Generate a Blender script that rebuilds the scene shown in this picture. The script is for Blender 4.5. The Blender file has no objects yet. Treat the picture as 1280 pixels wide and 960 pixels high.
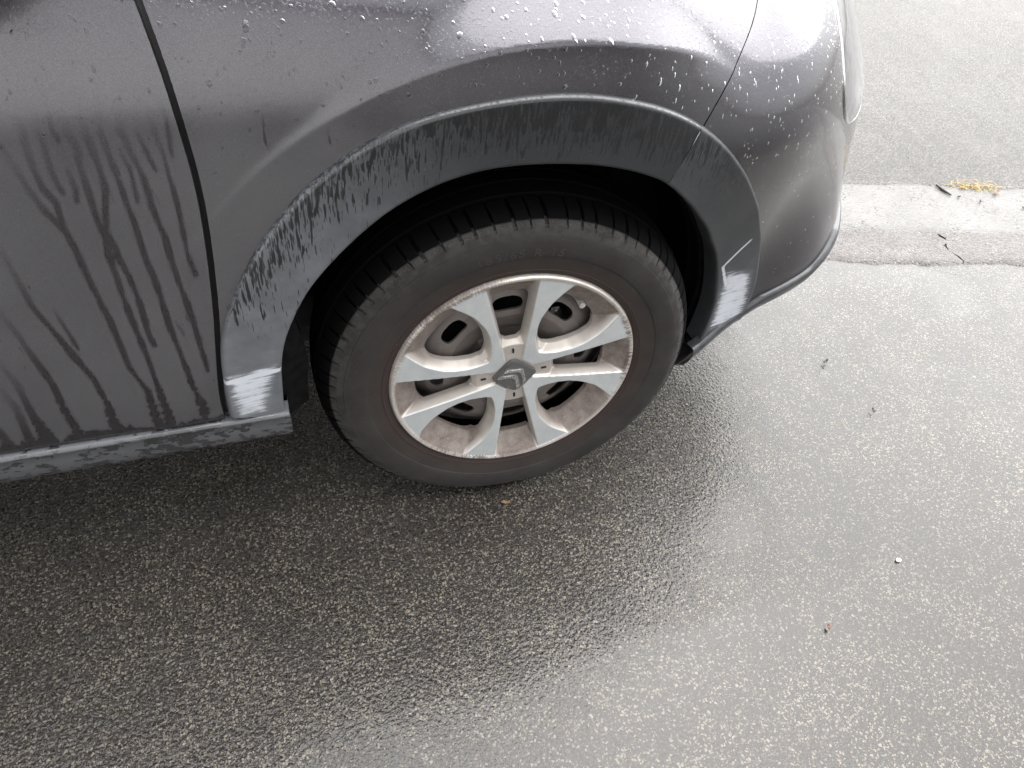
import bpy, bmesh, math, random
import numpy as np
from mathutils import Matrix, Vector

random.seed(7); rng = np.random.default_rng(7)
sc = bpy.context.scene
col = sc.collection
rad = math.radians

# ------------------------------------------------------------------ camera
cam = bpy.data.cameras.new('camera'); co = bpy.data.objects.new('camera', cam); col.objects.link(co)
R = ((0.9504, 0.15529, -0.26948), (-0.29926, 0.69263, -0.65628), (0.08474, 0.70438, 0.70475))
CAM = (-0.33419, -0.78805, 1.13709)
co.matrix_world = Matrix.Translation(CAM) @ Matrix(R).to_4x4()
cam.sensor_width = 36; cam.lens = 26.534; cam.clip_start = 0.02; cam.clip_end = 500
sc.camera = co
# ------------------------------------------------------------------ sky, sun, exposure
SUN_EL, SUN_AZ = 60.0, 50.0          # azimuth measured from +Y towards +X
w = bpy.data.worlds.new('World'); sc.world = w; w.use_nodes = True
nt = w.node_tree; nt.nodes.clear()
sky = nt.nodes.new('ShaderNodeTexSky'); sky.sky_type = 'NISHITA'; sky.sun_disc = False
sky.sun_elevation = rad(SUN_EL); sky.sun_rotation = rad(SUN_AZ)
sky.air_density = 1.0; sky.dust_density = 6.0; sky.ozone_density = 1.0
hs = nt.nodes.new('ShaderNodeHueSaturation'); hs.inputs['Saturation'].default_value = 0.30
gm = nt.nodes.new('ShaderNodeGamma'); gm.inputs['Gamma'].default_value = 0.5   # evens the sky out into a cloud cover
bg = nt.nodes.new('ShaderNodeBackground'); bg.inputs['Strength'].default_value = 0.15
ow = nt.nodes.new('ShaderNodeOutputWorld')
nt.links.new(sky.outputs[0], hs.inputs['Color']); nt.links.new(hs.outputs[0], gm.inputs[0]); nt.links.new(gm.outputs[0], bg.inputs[0]); nt.links.new(bg.outputs[0], ow.inputs[0])
sl = bpy.data.lights.new('sun', 'SUN'); sl.energy = 1.1; sl.angle = rad(100); sl.color = (1.0, 0.995, 0.985)
so = bpy.data.objects.new('sun', sl); col.objects.link(so)
sd = Vector((math.sin(rad(SUN_AZ)) * math.cos(rad(SUN_EL)), math.cos(rad(SUN_AZ)) * math.cos(rad(SUN_EL)), math.sin(rad(SUN_EL))))
so.rotation_euler = sd.to_track_quat('Z', 'Y').to_euler(); so.location = sd * 20
vs = sc.view_settings; vs.view_transform = 'Standard'; vs.look = 'None'; vs.exposure = 2.88; vs.gamma = 1.0; vs.use_curve_mapping = False
sc.cycles.max_bounces = 6; sc.cycles.diffuse_bounces = 2; sc.cycles.glossy_bounces = 4; sc.cycles.transmission_bounces = 6
sc.render.resolution_x = 1024; sc.render.resolution_y = 768

# ------------------------------------------------------------------ material helpers
class NB:
    def __init__(s, name):
        s.m = bpy.data.materials.new(name); s.m.use_nodes = True; s.t = s.m.node_tree; s.t.nodes.clear()
        s.out = s.n('ShaderNodeOutputMaterial')
        s.p = s.n('ShaderNodeBsdfPrincipled'); s.t.links.new(s.p.outputs[0], s.out.inputs[0])
    def n(s, typ, **kw):
        x = s.t.nodes.new(typ)
        for k, v in kw.items(): setattr(x, k, v)
        return x
    def put(s, sock, v):
        if isinstance(v, bpy.types.NodeSocket): s.t.links.new(v, sock)
        elif isinstance(v, (tuple, list)) and len(v) == 3 and sock.type == 'RGBA': sock.default_value = (*v, 1)
        else: sock.default_value = v
    def set(s, **kw):
        for k, v in kw.items(): s.put(s.p.inputs[k.replace('_', ' ')], v)
    def math(s, op, a, b=0.0, c=0.0, clamp=False):
        x = s.n('ShaderNodeMath', operation=op, use_clamp=clamp); s.put(x.inputs[0], a); s.put(x.inputs[1], b)
        if op in ('MULTIPLY_ADD', 'SMOOTH_MIN', 'SMOOTH_MAX'): s.put(x.inputs[2], c)
        return x.outputs[0]
    def mul(s, a, b): return s.math('MULTIPLY', a, b)
    def add(s, a, b): return s.math('ADD', a, b)
    def sub(s, a, b): return s.math('SUBTRACT', a, b)
    def mix(s, f, a, b):
        x = s.n('ShaderNodeMix', data_type='RGBA'); s.put(x.inputs[0], f); s.put(x.inputs[6], a); s.put(x.inputs[7], b); return x.outputs[2]
    def ramp(s, v, a, b, lo=0.0, hi=1.0, smooth=True):
        x = s.n('ShaderNodeMapRange', interpolation_type='SMOOTHSTEP' if smooth else 'LINEAR')
        s.put(x.inputs[0], v); s.put(x.inputs[1], a); s.put(x.inputs[2], b); s.put(x.inputs[3], lo); s.put(x.inputs[4], hi); return x.outputs[0]
    def attr(s, name): return s.n('ShaderNodeAttribute', attribute_name=name).outputs['Fac']
    def pos(s): return s.n('ShaderNodeTexCoord').outputs['Object']
    def mapv(s, v, scale=(1, 1, 1), rot=(0, 0, 0), loc=(0, 0, 0)):
        x = s.n('ShaderNodeMapping'); s.put(x.inputs[0], v); x.inputs[1].default_value = loc; x.inputs[2].default_value = rot; x.inputs[3].default_value = scale; return x.outputs[0]
    def noise(s, v, scale, detail=3, rough=0.55, dist=0.0, d2=False):
        x = s.n('ShaderNodeTexNoise', noise_dimensions='2D' if d2 else '3D'); s.put(x.inputs['Vector'], v); x.inputs['Scale'].default_value = scale; x.inputs['Detail'].default_value = detail
        x.inputs['Roughness'].default_value = rough; x.inputs['Distortion'].default_value = dist; return x.outputs['Fac']
    def voro(s, v, scale, feature='F1', rnd=1.0):
        x = s.n('ShaderNodeTexVoronoi', feature=feature, voronoi_dimensions='2D'); s.put(x.inputs['Vector'], v); x.inputs['Scale'].default_value = scale; x.inputs['Randomness'].default_value = rnd
        return x
    def xyz(s, v):
        x = s.n('ShaderNodeSeparateXYZ'); s.put(x.inputs[0], v); return x.outputs
    def bump(s, h, strength, dist, normal=None):
        x = s.n('ShaderNodeBump'); s.put(x.inputs['Height'], h); s.put(x.inputs['Strength'], strength); s.put(x.inputs['Distance'], dist)
        if normal is not None: s.put(x.inputs['Normal'], normal)
        return x.outputs[0]

def simple(name, color, rough=0.5, metal=0.0, var=0.0, scale=40, **kw):
    b = NB(name); c = color
    if var:
        n = b.noise(b.pos(), scale, 4)
        c = b.mix(b.ramp(n, .3, .7), tuple(x * (1 - var) for x in color), tuple(min(1, x * (1 + var)) for x in color))
    b.set(Base_Color=c, Roughness=rough, Metallic=metal)
    for k, v in kw.items(): b.put(b.p.inputs[k.replace('_', ' ')], v)
    return b.m

M = {}
# --- car paint: dark grey metallic, dusty film with clear wet runs
def mk_paint(name, body=(.076, .073, .0815)):
    b = NB(name); P = b.pos()
    wet = b.attr('wet'); dust = b.attr('dust'); rain = b.attr('rain')
    n1 = b.noise(P, 9, 4); fleck = b.noise(P, 900, 1)
    st = b.noise(b.mapv(P, (170, 170, 22)), 1, 3, .6)                      # thin short streaks left by drops
    stm = b.mul(b.ramp(st, .66, .72), b.ramp(b.noise(P, 14, 2), .50, .62))
    wet2 = b.math('MAXIMUM', wet, b.mul(stm, dust), clamp=True)
    speck = b.ramp(b.noise(P, 420, 2), .66, .76)
    d = b.mul(b.mul(dust, b.sub(1.0, wet2)), b.ramp(n1, .2, .8, .75, 1.1))
    base = b.mix(b.ramp(fleck, .3, .7), tuple(x * .8 for x in body), tuple(x * 1.25 for x in body))
    base = b.mix(b.mul(d, .62), base, (.100, .099, .102))
    base = b.mix(b.mul(b.mul(speck, d), .35), base, (.22, .21, .20))
    peel = b.noise(P, 260, 2)
    micro = b.noise(b.mapv(P, (330, 330, 210)), 1, 1)
    h = b.add(b.mul(peel, .12), b.mul(b.mul(b.ramp(micro, .58, .75), rain), .55))
    cn = b.bump(h, .5, .0012)
    b.set(Base_Color=base, Metallic=b.ramp(d, 0, 1, .90, .35), Roughness=b.ramp(d, 0, 1, .27, .45), Coat_Weight=b.ramp(d, 0, 1, 1.0, .75), Coat_Roughness=b.ramp(d, 0, 1, .03, .26), Coat_IOR=1.45)
    b.put(b.p.inputs['Coat Normal'], cn)
    return b.m
M['paint'] = mk_paint('grey_metallic_paint')
# --- weathered plastic trim with wet streaks and scuffs
def mk_trim():
    b = NB('weathered_plastic'); P = b.pos()
    wz = b.attr('wetness'); sc_ = b.attr('scuff'); dry = b.attr('dry')
    s1 = b.noise(b.mapv(P, (300, 300, 26)), 1, 1, .4); s2 = b.noise(b.mapv(P, (480, 480, 46), loc=(3, 1, 2)), 1, 1, .4)
    thr = b.add(b.ramp(wz, 0, 1, .80, .40, False), b.mul(b.sub(b.noise(P, 34, 3), .5), .24))
    k1 = b.ramp(b.sub(s1, thr), -.02, .03); k2 = b.ramp(b.sub(s2, thr), -.01, .03)
    k = b.math('MAXIMUM', k1, b.mul(k2, .8))
    n1 = b.noise(P, 30, 5); spk = b.ramp(b.noise(P, 500, 2), .68, .76)
    g = b.mix(b.ramp(n1, .3, .75), (.086, .091, .099), (.120, .127, .137))
    g = b.mix(dry, (.018, .0195, .0215), g)
    c = b.mix(b.mul(k, .9), g, (.008, .009, .011))
    c = b.mix(b.mul(spk, .25), c, (.25, .25, .25))
    scr = b.noise(b.mapv(P, (14, 14, 330), rot=(0, .12, 0)), 1, 5, .7); blot = b.noise(P, 55, 4, .6)
    sm = b.ramp(b.add(sc_, b.add(b.mul(b.sub(scr, .5), 1.7), b.mul(b.sub(blot, .5), .8))), .44, 1.0)
    sm = b.mul(sm, b.ramp(sc_, .02, .25))
    c = b.mix(b.mul(b.ramp(sc_, .1, .9), .38), c, (.24, .25, .275))
    c = b.mix(b.mul(sm, .9), c, (.53, .55, .59))
    hb = b.add(b.mul(b.noise(P, 800, 2), .5), b.mul(sm, 1.2))
    b.set(Base_Color=c, Roughness=b.math('SUBTRACT', .52, b.mul(k, .22)), Normal=b.bump(hb, .35, .0008))
    b.set(Coat_Weight=b.mul(k, .5), Coat_Roughness=.12)
    return b.m
M['trim'] = mk_trim()
def mk_sill():
    b = NB('wet_sill_plastic'); P = b.pos()
    n = b.noise(b.mapv(P, (60, 60, 110), rot=(0, .5, 0)), 1, 4, .6); big = b.noise(P, 12, 2)
    k = b.ramp(b.add(n, b.mul(b.sub(big, .5), .5)), .46, .54)
    c = b.mix(k, (.026, .027, .030), (.085, .088, .094))
    b.set(Base_Color=c, Roughness=b.ramp(k, 0, 1, .18, .5), Coat_Weight=b.ramp(k, 0, 1, .8, .2), Coat_Roughness=.08)
    return b.m
M['sill'] = mk_sill()
M['black'] = simple('black_plastic', (.012, .012, .013), .6, var=.3)
M['liner'] = simple('wheel_arch_felt', (.005, .005, .0055), .85, var=.4, scale=60, Specular_IOR_Level=.08)
M['lip'] = simple('bumper_lip_plastic', (.035, .037, .041), .33, var=.45, scale=35, Coat_Weight=.4, Coat_Roughness=.1)
M['rubber_seal'] = simple('rubber_seal', (.006, .006, .007), .6)
M['glass'] = simple('tinted_glass', (.012, .014, .015), .04, 0, Coat_Weight=1.0, Coat_Roughness=.01)
M['chrome'] = simple('chrome', (.7, .7, .71), .14, 1.0, var=.15)
def mk_clear():
    b = NB('clear_lens'); b.set(Base_Color=(.96, .97, .97), Roughness=.05, IOR=1.5, Transmission_Weight=1.0, Coat_Weight=.5); return b.m
M['lens'] = mk_clear()
M['reflector'] = simple('lamp_reflector', (.30, .30, .31), .30, .6, var=.2)
def mk_water():
    b = NB('rain_water'); b.set(Base_Color=(.66, .66, .68), Roughness=.0, IOR=1.33, Transmission_Weight=1.0); return b.m
M['water'] = mk_water()
# --- tyre
def mk_tyre():
    b = NB('tyre_rubber'); P = b.pos(); x, y, z = b.xyz(P)
    r = b.math('SQRT', b.add(b.mul(x, x), b.mul(z, z)))
    n = b.noise(P, 22, 5, .6); f = b.noise(P, 600, 2)
    side = b.ramp(r, .2868, .2895, 1.0, 0.0)
    inner = b.ramp(r, .206, .238, 1.0, 0.0)
    dusty = b.mix(b.ramp(n, .3, .75), (.0185, .0160, .0146), (.0295, .0262, .0240))
    dusty = b.mix(b.mul(inner, .8), dusty, (.030, .0195, .0168))
    light = b.mul(b.ramp(r, .258, .278), b.ramp(b.noise(P, 60, 3), .42, .6))
    dusty = b.mix(b.mul(light, .45), dusty, (.056, .0545, .054))
    c = b.mix(side, (.0025, .0025, .0028), dusty)
    fr = b.mul(b.ramp(r, .279, .282), b.ramp(r, .2845, .289, 1.0, 0.0)); scr = b.ramp(b.noise(P, 420, 3, .7), .46, .60)
    c = b.mix(b.mul(b.mul(fr, scr), .45), c, (.075, .073, .072))
    spk = b.ramp(b.noise(P, 330, 2), .70, .78)
    c = b.mix(b.mul(b.mul(spk, side), .3), c, (.22, .2, .19))
    h = b.add(b.mul(f, .3), b.mul(n, .6))
    b.set(Base_Color=c, Roughness=b.ramp(side, 0, 1, .75, .8), Specular_IOR_Level=b.ramp(side, 0, 1, .06, .35), Normal=b.bump(h, .35, .001))
    return b.m
M['tyre'] = mk_tyre()
# --- wheel cover paint with brake dust
def mk_cover():
    b = NB('silver_wheel_cover'); P = b.pos(); x, y, z = b.xyz(P)
    face = b.attr('face'); dirt = b.attr('dirt'); edge = b.attr('edge')
    n = b.noise(P, 45, 5, .65); fine = b.noise(P, 400, 3)
    silver = b.mix(b.ramp(n, .3, .7), (.60, .635, .645), (.68, .705, .71))
    champ = b.mix(b.ramp(n, .3, .7), (.53, .49, .445), (.61, .57, .52))
    c = b.mix(face, champ, silver)
    dm = b.mul(dirt, b.ramp(b.add(n, b.mul(b.sub(fine, .5), .35)), .1, .9, .62, 1.0))
    c = b.mix(dm, c, (.088, .060, .050))
    spk = b.mul(b.ramp(b.noise(P, 230, 2), .64, .70), dirt)
    c = b.mix(b.mul(spk, .5), c, (.3, .28, .26))
    th = b.math('ARCTAN2', z, x)
    comb = b.n('ShaderNodeCombineXYZ'); b.put(comb.inputs[0], b.mul(th, 42.0)); b.put(comb.inputs[1], b.mul(b.math('SQRT', b.add(b.mul(x, x), b.mul(z, z))), 60.0))
    scr = b.noise(comb.outputs[0], 1.6, 5, .75); big = b.noise(comb.outputs[0], .11, 2)
    em = b.mul(edge, b.ramp(b.add(scr, b.mul(b.sub(big, .5), .6)), .44, .56))
    c = b.mix(b.mul(em, .85), c, (.085, .058, .049))
    smear = b.mul(b.ramp(b.noise(b.mapv(P, (60, 60, 18), rot=(0, .6, 0)), 1, 4, .7), .52, .72), face)
    c = b.mix(b.mul(smear, .35), c, (.47, .49, .50))
    rough = b.add(.34, b.mul(b.add(dm, em), .35))
    b.set(Base_Color=c, Metallic=b.math('SUBTRACT', .55, b.mul(b.add(dm, em), .5), clamp=True), Roughness=rough, Normal=b.bump(b.add(b.mul(fine, .25), b.mul(em, .9)), .4, .0007))
    return b.m
M['cover'] = mk_cover()
def mk_steel():
    b = NB('brown_steel_wheel'); P = b.pos(); n = b.noise(P, 60, 4, .6)
    spk = b.ramp(b.noise(P, 260, 3), .64, .70); pat = b.ramp(b.noise(P, 18, 2), .50, .62)
    c = b.mix(n, (.105, .092, .086), (.175, .152, .142)); c = b.mix(b.mul(b.mul(spk, pat), .6), c, (.42, .40, .39))
    b.set(Base_Color=c, Roughness=.55, Metallic=.2, Normal=b.bump(n, .2, .001)); return b.m
M['steel'] = mk_steel()
def mk_emblem():
    b = NB('worn_emblem'); P = b.pos(); n = b.noise(P, 420, 3); c = b.mix(b.ramp(n, .62, .72), (.105, .104, .104), (.38, .38, .38))
    b.set(Base_Color=c, Roughness=.38, Metallic=.3); return b.m
M['emblem'] = mk_emblem()
def mk_chev():
    b = NB('peeling_chrome'); P = b.pos(); n = b.noise(P, 190, 4, .7, .6); k = b.ramp(n, .50, .56)
    b.set(Base_Color=b.mix(k, (.62, .60, .58), (.15, .145, .14)), Roughness=b.ramp(k, 0, 1, .25, .55), Metallic=b.ramp(k, 0, 1, .85, .2), Normal=b.bump(k, .5, -.0006)); return b.m
M['chevron'] = mk_chev()
M['valve'] = simple('valve_cap', (.34, .33, .32), .5, var=.2)
# --- wet asphalt
def mk_asphalt(name, wetlo, stones, matrix, scale, light, bumpk, rough=.62):
    b = NB(name); P = b.pos()
    Pw = b.n('ShaderNodeVectorMath', operation='ADD'); b.put(Pw.inputs[0], P)
    nz = b.n('ShaderNodeTexNoise', noise_dimensions='2D'); b.put(nz.inputs['Vector'], P); nz.inputs['Scale'].default_value = 130; nz.inputs['Detail'].default_value = 1
    sv = b.n('ShaderNodeVectorMath', operation='SCALE'); b.put(sv.inputs[0], nz.outputs['Color']); sv.inputs[3].default_value = .0060
    b.put(Pw.inputs[1], sv.outputs[0]); Q = Pw.outputs[0]
    Q2 = b.mapv(Q, (1, 1, .001))
    v1 = b.voro(Q2, scale); v2 = b.voro(b.mapv(Q2, loc=(.37, .11, 0)), scale * 1.9); v3 = b.voro(b.mapv(Q2, loc=(.7, .2, 0)), scale * .62)
    c1 = b.n('ShaderNodeSeparateColor'); b.put(c1.inputs[0], v1.outputs['Color']); c2 = b.n('ShaderNodeSeparateColor'); b.put(c2.inputs[0], v2.outputs['Color']); c3 = b.n('ShaderNodeSeparateColor'); b.put(c3.inputs[0], v3.outputs['Color'])
    m1 = b.ramp(v1.outputs['Distance'], .33, .46, 1.0, 0.0); m2 = b.ramp(v2.outputs['Distance'], .30, .42, 1.0, 0.0); m3 = b.ramp(v3.outputs['Distance'], .22, .31, 1.0, 0.0)
    big = b.noise(P, 1.6, 3, .55, d2=True); mid = b.noise(P, 9, 2, d2=True)
    pick = b.ramp(mid, .3, .7, .06, -.06)
    b1 = b.mul(m1, b.ramp(b.add(c1.outputs[0], pick), stones, 1.0)); b2 = b.mul(m2, b.ramp(b.add(c2.outputs[0], pick), stones + .05, 1.05)); b3 = b.mul(m3, b.ramp(c3.outputs[0], .90, 1.0))
    lightmask = b.math('MAXIMUM', b.math('MAXIMUM', b1, b2), b3)
    grey = b.mul(m1, b.ramp(c1.outputs[1], .2, 1.0))
    tint = b.mix(c1.outputs[2], (light[0], light[1], light[2]), (light[0] * 1.02, light[1] * .96, light[2] * .88))
    c = b.mix(b.mul(grey, .6), matrix, tuple(x * 2.3 for x in matrix))
    c = b.mix(lightmask, c, tint)
    c = b.mix(b.ramp(big, .3, .7, 0, .35), c, tuple(x * .8 for x in matrix))
    h = b.add(b.add(b.mul(m1, b.ramp(c1.outputs[1], 0, 1, .35, 1.0)), b.mul(m2, .35)), b.mul(m3, b.mul(c3.outputs[1], .6)))
    film = b.noise(P, 150, 1, .5, d2=True)
    hf = b.add(b.mul(h, .5), b.mul(film, .8))
    flat = b.attr('flat')
    flatn = b.math('ADD', flat, b.ramp(b.noise(P, 3.2, 2, d2=True), .45, .7, 0, .25), clamp=True)
    amp = b.ramp(flatn, 0, 1, bumpk, bumpk * .22, False)
    b.set(Base_Color=c, Roughness=rough, Coat_Weight=wetlo, Coat_Roughness=.045, Coat_IOR=1.45, Specular_IOR_Level=.03)
    b.put(b.p.inputs['Coat Normal'], b.bump(hf, amp, .0046))
    return b.m
M['asphalt'] = mk_asphalt('wet_asphalt', 1.0, .66, (.0125, .0103, .0078), 225, (.145, .130, .106), .55)
M['footway'] = mk_asphalt('wet_footway_asphalt', .8, .42, (.066, .063, .059), 120, (.17, .163, .155), 1.0)
def mk_conc(name, a, c_, scale, spk, wet, bumpk):
    b = NB(name); P = b.pos(); n = b.noise(P, 7, 5, .6); f = b.voro(b.mapv(P, (1, 1, .001)), scale)
    cc = b.n('ShaderNodeSeparateColor'); b.put(cc.inputs[0], f.outputs['Color'])
    c = b.mix(b.ramp(n, .3, .7), a, c_)
    m = b.ramp(f.outputs['Distance'], .25, .5, 1.0, 0.0)
    pt_ = b.math('MULTIPLY', b.ramp(b.noise(P, 11, 3), .40, .62, .35, 1.6), spk, clamp=True)
    c = b.mix(b.mul(b.mul(m, b.ramp(cc.outputs[0], .5, 1)), pt_), c, (.19, .175, .162))
    c = b.mix(b.mul(b.mul(m, b.ramp(cc.outputs[1], .66, 1)), pt_), c, (.035, .03, .028))
    st = b.noise(b.mapv(P, (5, 40, 1), rot=(0, 0, .10)), 1, 4, .6)
    c = b.mix(b.mul(b.ramp(st, .60, .68), .35 * (1 - spk)), c, (.06, .05, .043))
    b.set(Base_Color=c, Roughness=.6, Specular_IOR_Level=.3, Coat_Weight=wet, Coat_Roughness=.15, Normal=b.bump(b.add(b.mul(m, spk), b.mul(b.noise(P, 90, 4), .6)), .6, bumpk))
    b.put(b.p.inputs['Coat Normal'], b.bump(b.add(b.mul(m, spk), b.noise(P, 120, 3)), .45, bumpk * .8))
    return b.m
M['gutter'] = mk_conc('worn_concrete_channel', (.104, .100, .096), (.135, .130, .126), 110, .65, .2, .003)
M['gravelconc'] = mk_conc('exposed_aggregate_concrete', (.070, .062, .058), (.094, .086, .081), 110, 1.0, .25, .005)
M['grass'] = simple('dried_grass', (.42, .27, .08), .7, var=.4, scale=120)
M['greengrass'] = simple('pale_green_grass', (.28, .27, .09), .7, var=.4, scale=120)
M['twig'] = simple('wet_twig', (.025, .018, .013), .45, var=.4, scale=200)
M['leaf'] = simple('dry_leaf', (.20, .11, .05), .6, var=.3, scale=150)
M['pebble'] = simple('white_pebble', (.75, .74, .71), .5, var=.1, scale=150)
M['rust'] = simple('brown_leaf', (.16, .06, .035), .6, var=.3, scale=150)
M['brick'] = simple('white_render', (.74, .735, .73), .8, var=.3, scale=8)
M['render_white'] = simple('white_boarding', (.80, .80, .80), .6, var=.06, scale=5)
M['rooftile'] = simple('roof_tiles', (.07, .055, .05), .7, var=.3, scale=12)
M['frame_white'] = simple('window_frame', (.7, .7, .7), .4)
M['pane'] = simple('window_pane', (.05, .055, .06), .05)
M['leafgreen'] = simple('hedge_leaves', (.045, .06, .03), .7, var=.5, scale=9)

# ------------------------------------------------------------------ object helpers
def link(name, me, mat, parent=None, smooth=True, **props):
    o = bpy.data.objects.new(name, me); col.objects.link(o)
    if mat is not None: me.materials.append(mat)
    if smooth: me.polygons.foreach_set('use_smooth', [True] * len(me.polygons))
    if parent is not None: o.parent = parent
    for k, v in props.items(): o[k] = v
    return o
def empty(name, loc=(0, 0, 0), parent=None, **props):
    o = bpy.data.objects.new(name, None); o.location = loc; o.empty_display_size = .1; col.objects.link(o)
    if parent is not None: o.parent = parent
    for k, v in props.items(): o[k] = v
    return o
def mesh(name, verts, faces, attrs=None):
    me = bpy.data.meshes.new(name); me.from_pydata([tuple(map(float, v)) for v in verts], [], [tuple(map(int, f)) for f in faces]); me.update()
    for k, a in (attrs or {}).items():
        at = me.attributes.new(k, 'FLOAT', 'POINT'); at.data.foreach_set('value', np.asarray(a, np.float32).ravel())
    return me
def sharp(me, deg=35):
    me.set_sharp_from_angle(angle=rad(deg))
def box_bm(bm, c, s, bev=0.0):
    r = bmesh.ops.create_cube(bm, size=1.0); vs_ = r['verts']
    for v in vs_: v.co = Vector((v.co.x * s[0] + c[0], v.co.y * s[1] + c[1], v.co.z * s[2] + c[2]))
    if bev: bmesh.ops.bevel(bm, geom=list({e for v in vs_ for e in v.link_edges}), offset=bev, segments=2, affect='EDGES', profile=.5)
def box(name, c, s, mat, parent=None, bev=0.0, **props):
    bm = bmesh.new(); box_bm(bm, c, s, bev); me = bpy.data.meshes.new(name); bm.to_mesh(me); bm.free()
    return link(name, me, mat, parent, False, **props)
def sst(a, b, x):
    t = np.clip((x - a) / (b - a), 0, 1); return t * t * (3 - 2 * t)
def grid_mesh(name, P, closed_u=False, attrs=None):
    n, m = P.shape[:2]; idx = np.arange(n * m).reshape(n, m)
    if closed_u: idx = np.vstack([idx, idx[:1]])
    f = np.stack([idx[:-1, :-1], idx[1:, :-1], idx[1:, 1:], idx[:-1, 1:]], -1).reshape(-1, 4)
    return mesh(name, P.reshape(-1, 3), f, attrs)

def clip_grid(us, vs_, f, mapper, rim=None, attrs=None, flip=False):
    """Grid in (u,v) trimmed by f>0; boundary edges get a return skirt of depth rim via mapper(u,v,-rim)."""
    us = np.asarray(us, float); vs_ = np.asarray(vs_, float)
    U, V = np.meshgrid(us, vs_, indexing='ij'); F = f(U, V)
    h = np.median(np.abs(np.diff(us))) * .12
    F = np.where(np.abs(F) < h, np.where(F >= 0, h, -h), F)
    n, m = U.shape; keep = F > 0
    uv = []; vid = -np.ones((n, m), int); kk = np.argwhere(keep)
    vid[keep] = np.arange(len(kk)); uv = list(zip(U[keep], V[keep]))
    full = keep[:-1, :-1] & keep[1:, :-1] & keep[1:, 1:] & keep[:-1, 1:]
    I = np.argwhere(full)
    faces = np.stack([vid[I[:, 0], I[:, 1]], vid[I[:, 0] + 1, I[:, 1]], vid[I[:, 0] + 1, I[:, 1] + 1], vid[I[:, 0], I[:, 1] + 1]], -1).tolist()
    part = (keep[:-1, :-1] | keep[1:, :-1] | keep[1:, 1:] | keep[:-1, 1:]) & ~full
    cache = {}
    def cross(a, b):
        k = (a, b) if a < b else (b, a)
        if k not in cache:
            fa, fb = F[k[0]], F[k[1]]; t = fa / (fa - fb)
            cache[k] = len(uv); uv.append((U[k[0]] + t * (U[k[1]] - U[k[0]]), V[k[0]] + t * (V[k[1]] - V[k[0]])))
        return cache[k]
    for i, j in np.argwhere(part):
        c = [(i, j), (i + 1, j), (i + 1, j + 1), (i, j + 1)]; poly = []
        for q in range(4):
            a, b = c[q], c[(q + 1) % 4]
            if keep[a]: poly.append(vid[a])
            if keep[a] != keep[b]: poly.append(cross(a, b))
        if len(poly) >= 3: faces.append([int(x) for x in poly])
    uv = np.array(uv); P = mapper(uv[:, 0], uv[:, 1], 0.0)
    A = {k: g(uv[:, 0], uv[:, 1]) for k, g in (attrs or {}).items()}
    if rim:
        cnt = {}
        for fc in faces:
            for q in range(len(fc)):
                a, b = fc[q], fc[(q + 1) % len(fc)]
                k = (a, b) if a < b else (b, a)
                cnt[k] = None if k in cnt else (a, b)
        be = [e for e in cnt.values() if e is not None]
        bv = sorted({v for e in be for v in e}); base = len(P); mp = {v: base + i for i, v in enumerate(bv)}
        P = np.vstack([P, mapper(uv[bv, 0], uv[bv, 1], -rim)])
        A = {k: np.r_[a, a[bv]] for k, a in A.items()}
        faces += [[b, a, mp[a], mp[b]] for a, b in be]
    if flip: faces = [fc[::-1] for fc in faces]
    return P, faces, A

# ------------------------------------------------------------------ ground
KD = np.array([.977, -.213]); KN = np.array([.213, .977])
def kp(t, n, z): return (t * KD[0] + n * KN[0], t * KD[1] + n * KN[1], z)
def strip(name, t0, t1, nt_, n0, n1, z, thick, mat, jit0=0, jit1=0, nn=6, ends=None, **props):
    ts = np.linspace(t0, t1, nt_); ph = rng.uniform(0, 6, 12)
    wob = lambda t, a, k: a * (np.sin(t * 9 + ph[k]) * .5 + np.sin(t * 31 + ph[k + 1]) * .35 + np.sin(t * 83 + ph[k + 2]) * .25)
    V = []
    for j in range(nn + 1):
        fr = j / nn
        for t in ts:
            a = n0 + wob(t, jit0, 0); b = n1 + wob(t, jit1, 5); tt = t
            if ends: tt = t + ends(t, fr)
            V.append(kp(tt, a + (b - a) * fr, z + (.0009 if n1 < 10 else 0) * math.sin(t * 17 + fr * 9)))
    V = np.array(V).reshape(nn + 1, nt_, 3)
    top = V.copy(); e0 = V[:1].copy(); e0[..., :2] -= KN * .016; e0[..., 2] -= .012; e1 = V[-1:].copy(); e1[..., 2] -= thick
    G = np.concatenate([e0, top, e1], 0)
    e2 = G[:, :1].copy(); e2[..., 2] = z - thick; e3 = G[:, -1:].copy(); e3[..., 2] = z - thick
    G = np.concatenate([e2, G, e3], 1)
    me = grid_mesh(name, G.transpose(1, 0, 2)); o = link(name, me, mat, None, True, **props); sharp(me, 40); return o
# road sheet: fine close to the car so that the water depth can vary, wide beyond
xs = np.r_[-60, -30, -15, -8, -4, np.arange(-2, 3.01, .05), 4, 8, 15, 30, 60]
ys = np.r_[-60, -30, -15, -8, -4, np.arange(-2, 3.01, .05), 4, 8, 15, 30, 60]
X, Y = np.meshgrid(xs, ys, indexing='ij'); Zr = np.zeros_like(X)
def flatness(x, y):
    right = sst(-.02, .30, x * .75 - y * .55 - .10)
    near = sst(-.24, -.34, y) * sst(-.60, -.40, x)
    return np.clip(np.maximum(right * .75, near), 0, 1)
road = link('road', grid_mesh('road', np.stack([X, Y, Zr], -1), attrs={'flat': flatness(X, Y)}), M['asphalt'], kind='structure')
gutter = strip('gutter', -30, 30, 1200, .885, 1.172, .004, .03, M['gutter'], .012, .006, kind='structure')
fw = strip('footway', -30, 30, 1500, 1.166, 60, .010, .04, M['footway'], .009, 0, nn=10, kind='structure')
jag = lambda t, fr: (.010 * math.sin(fr * 7) - .018 * fr)
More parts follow.
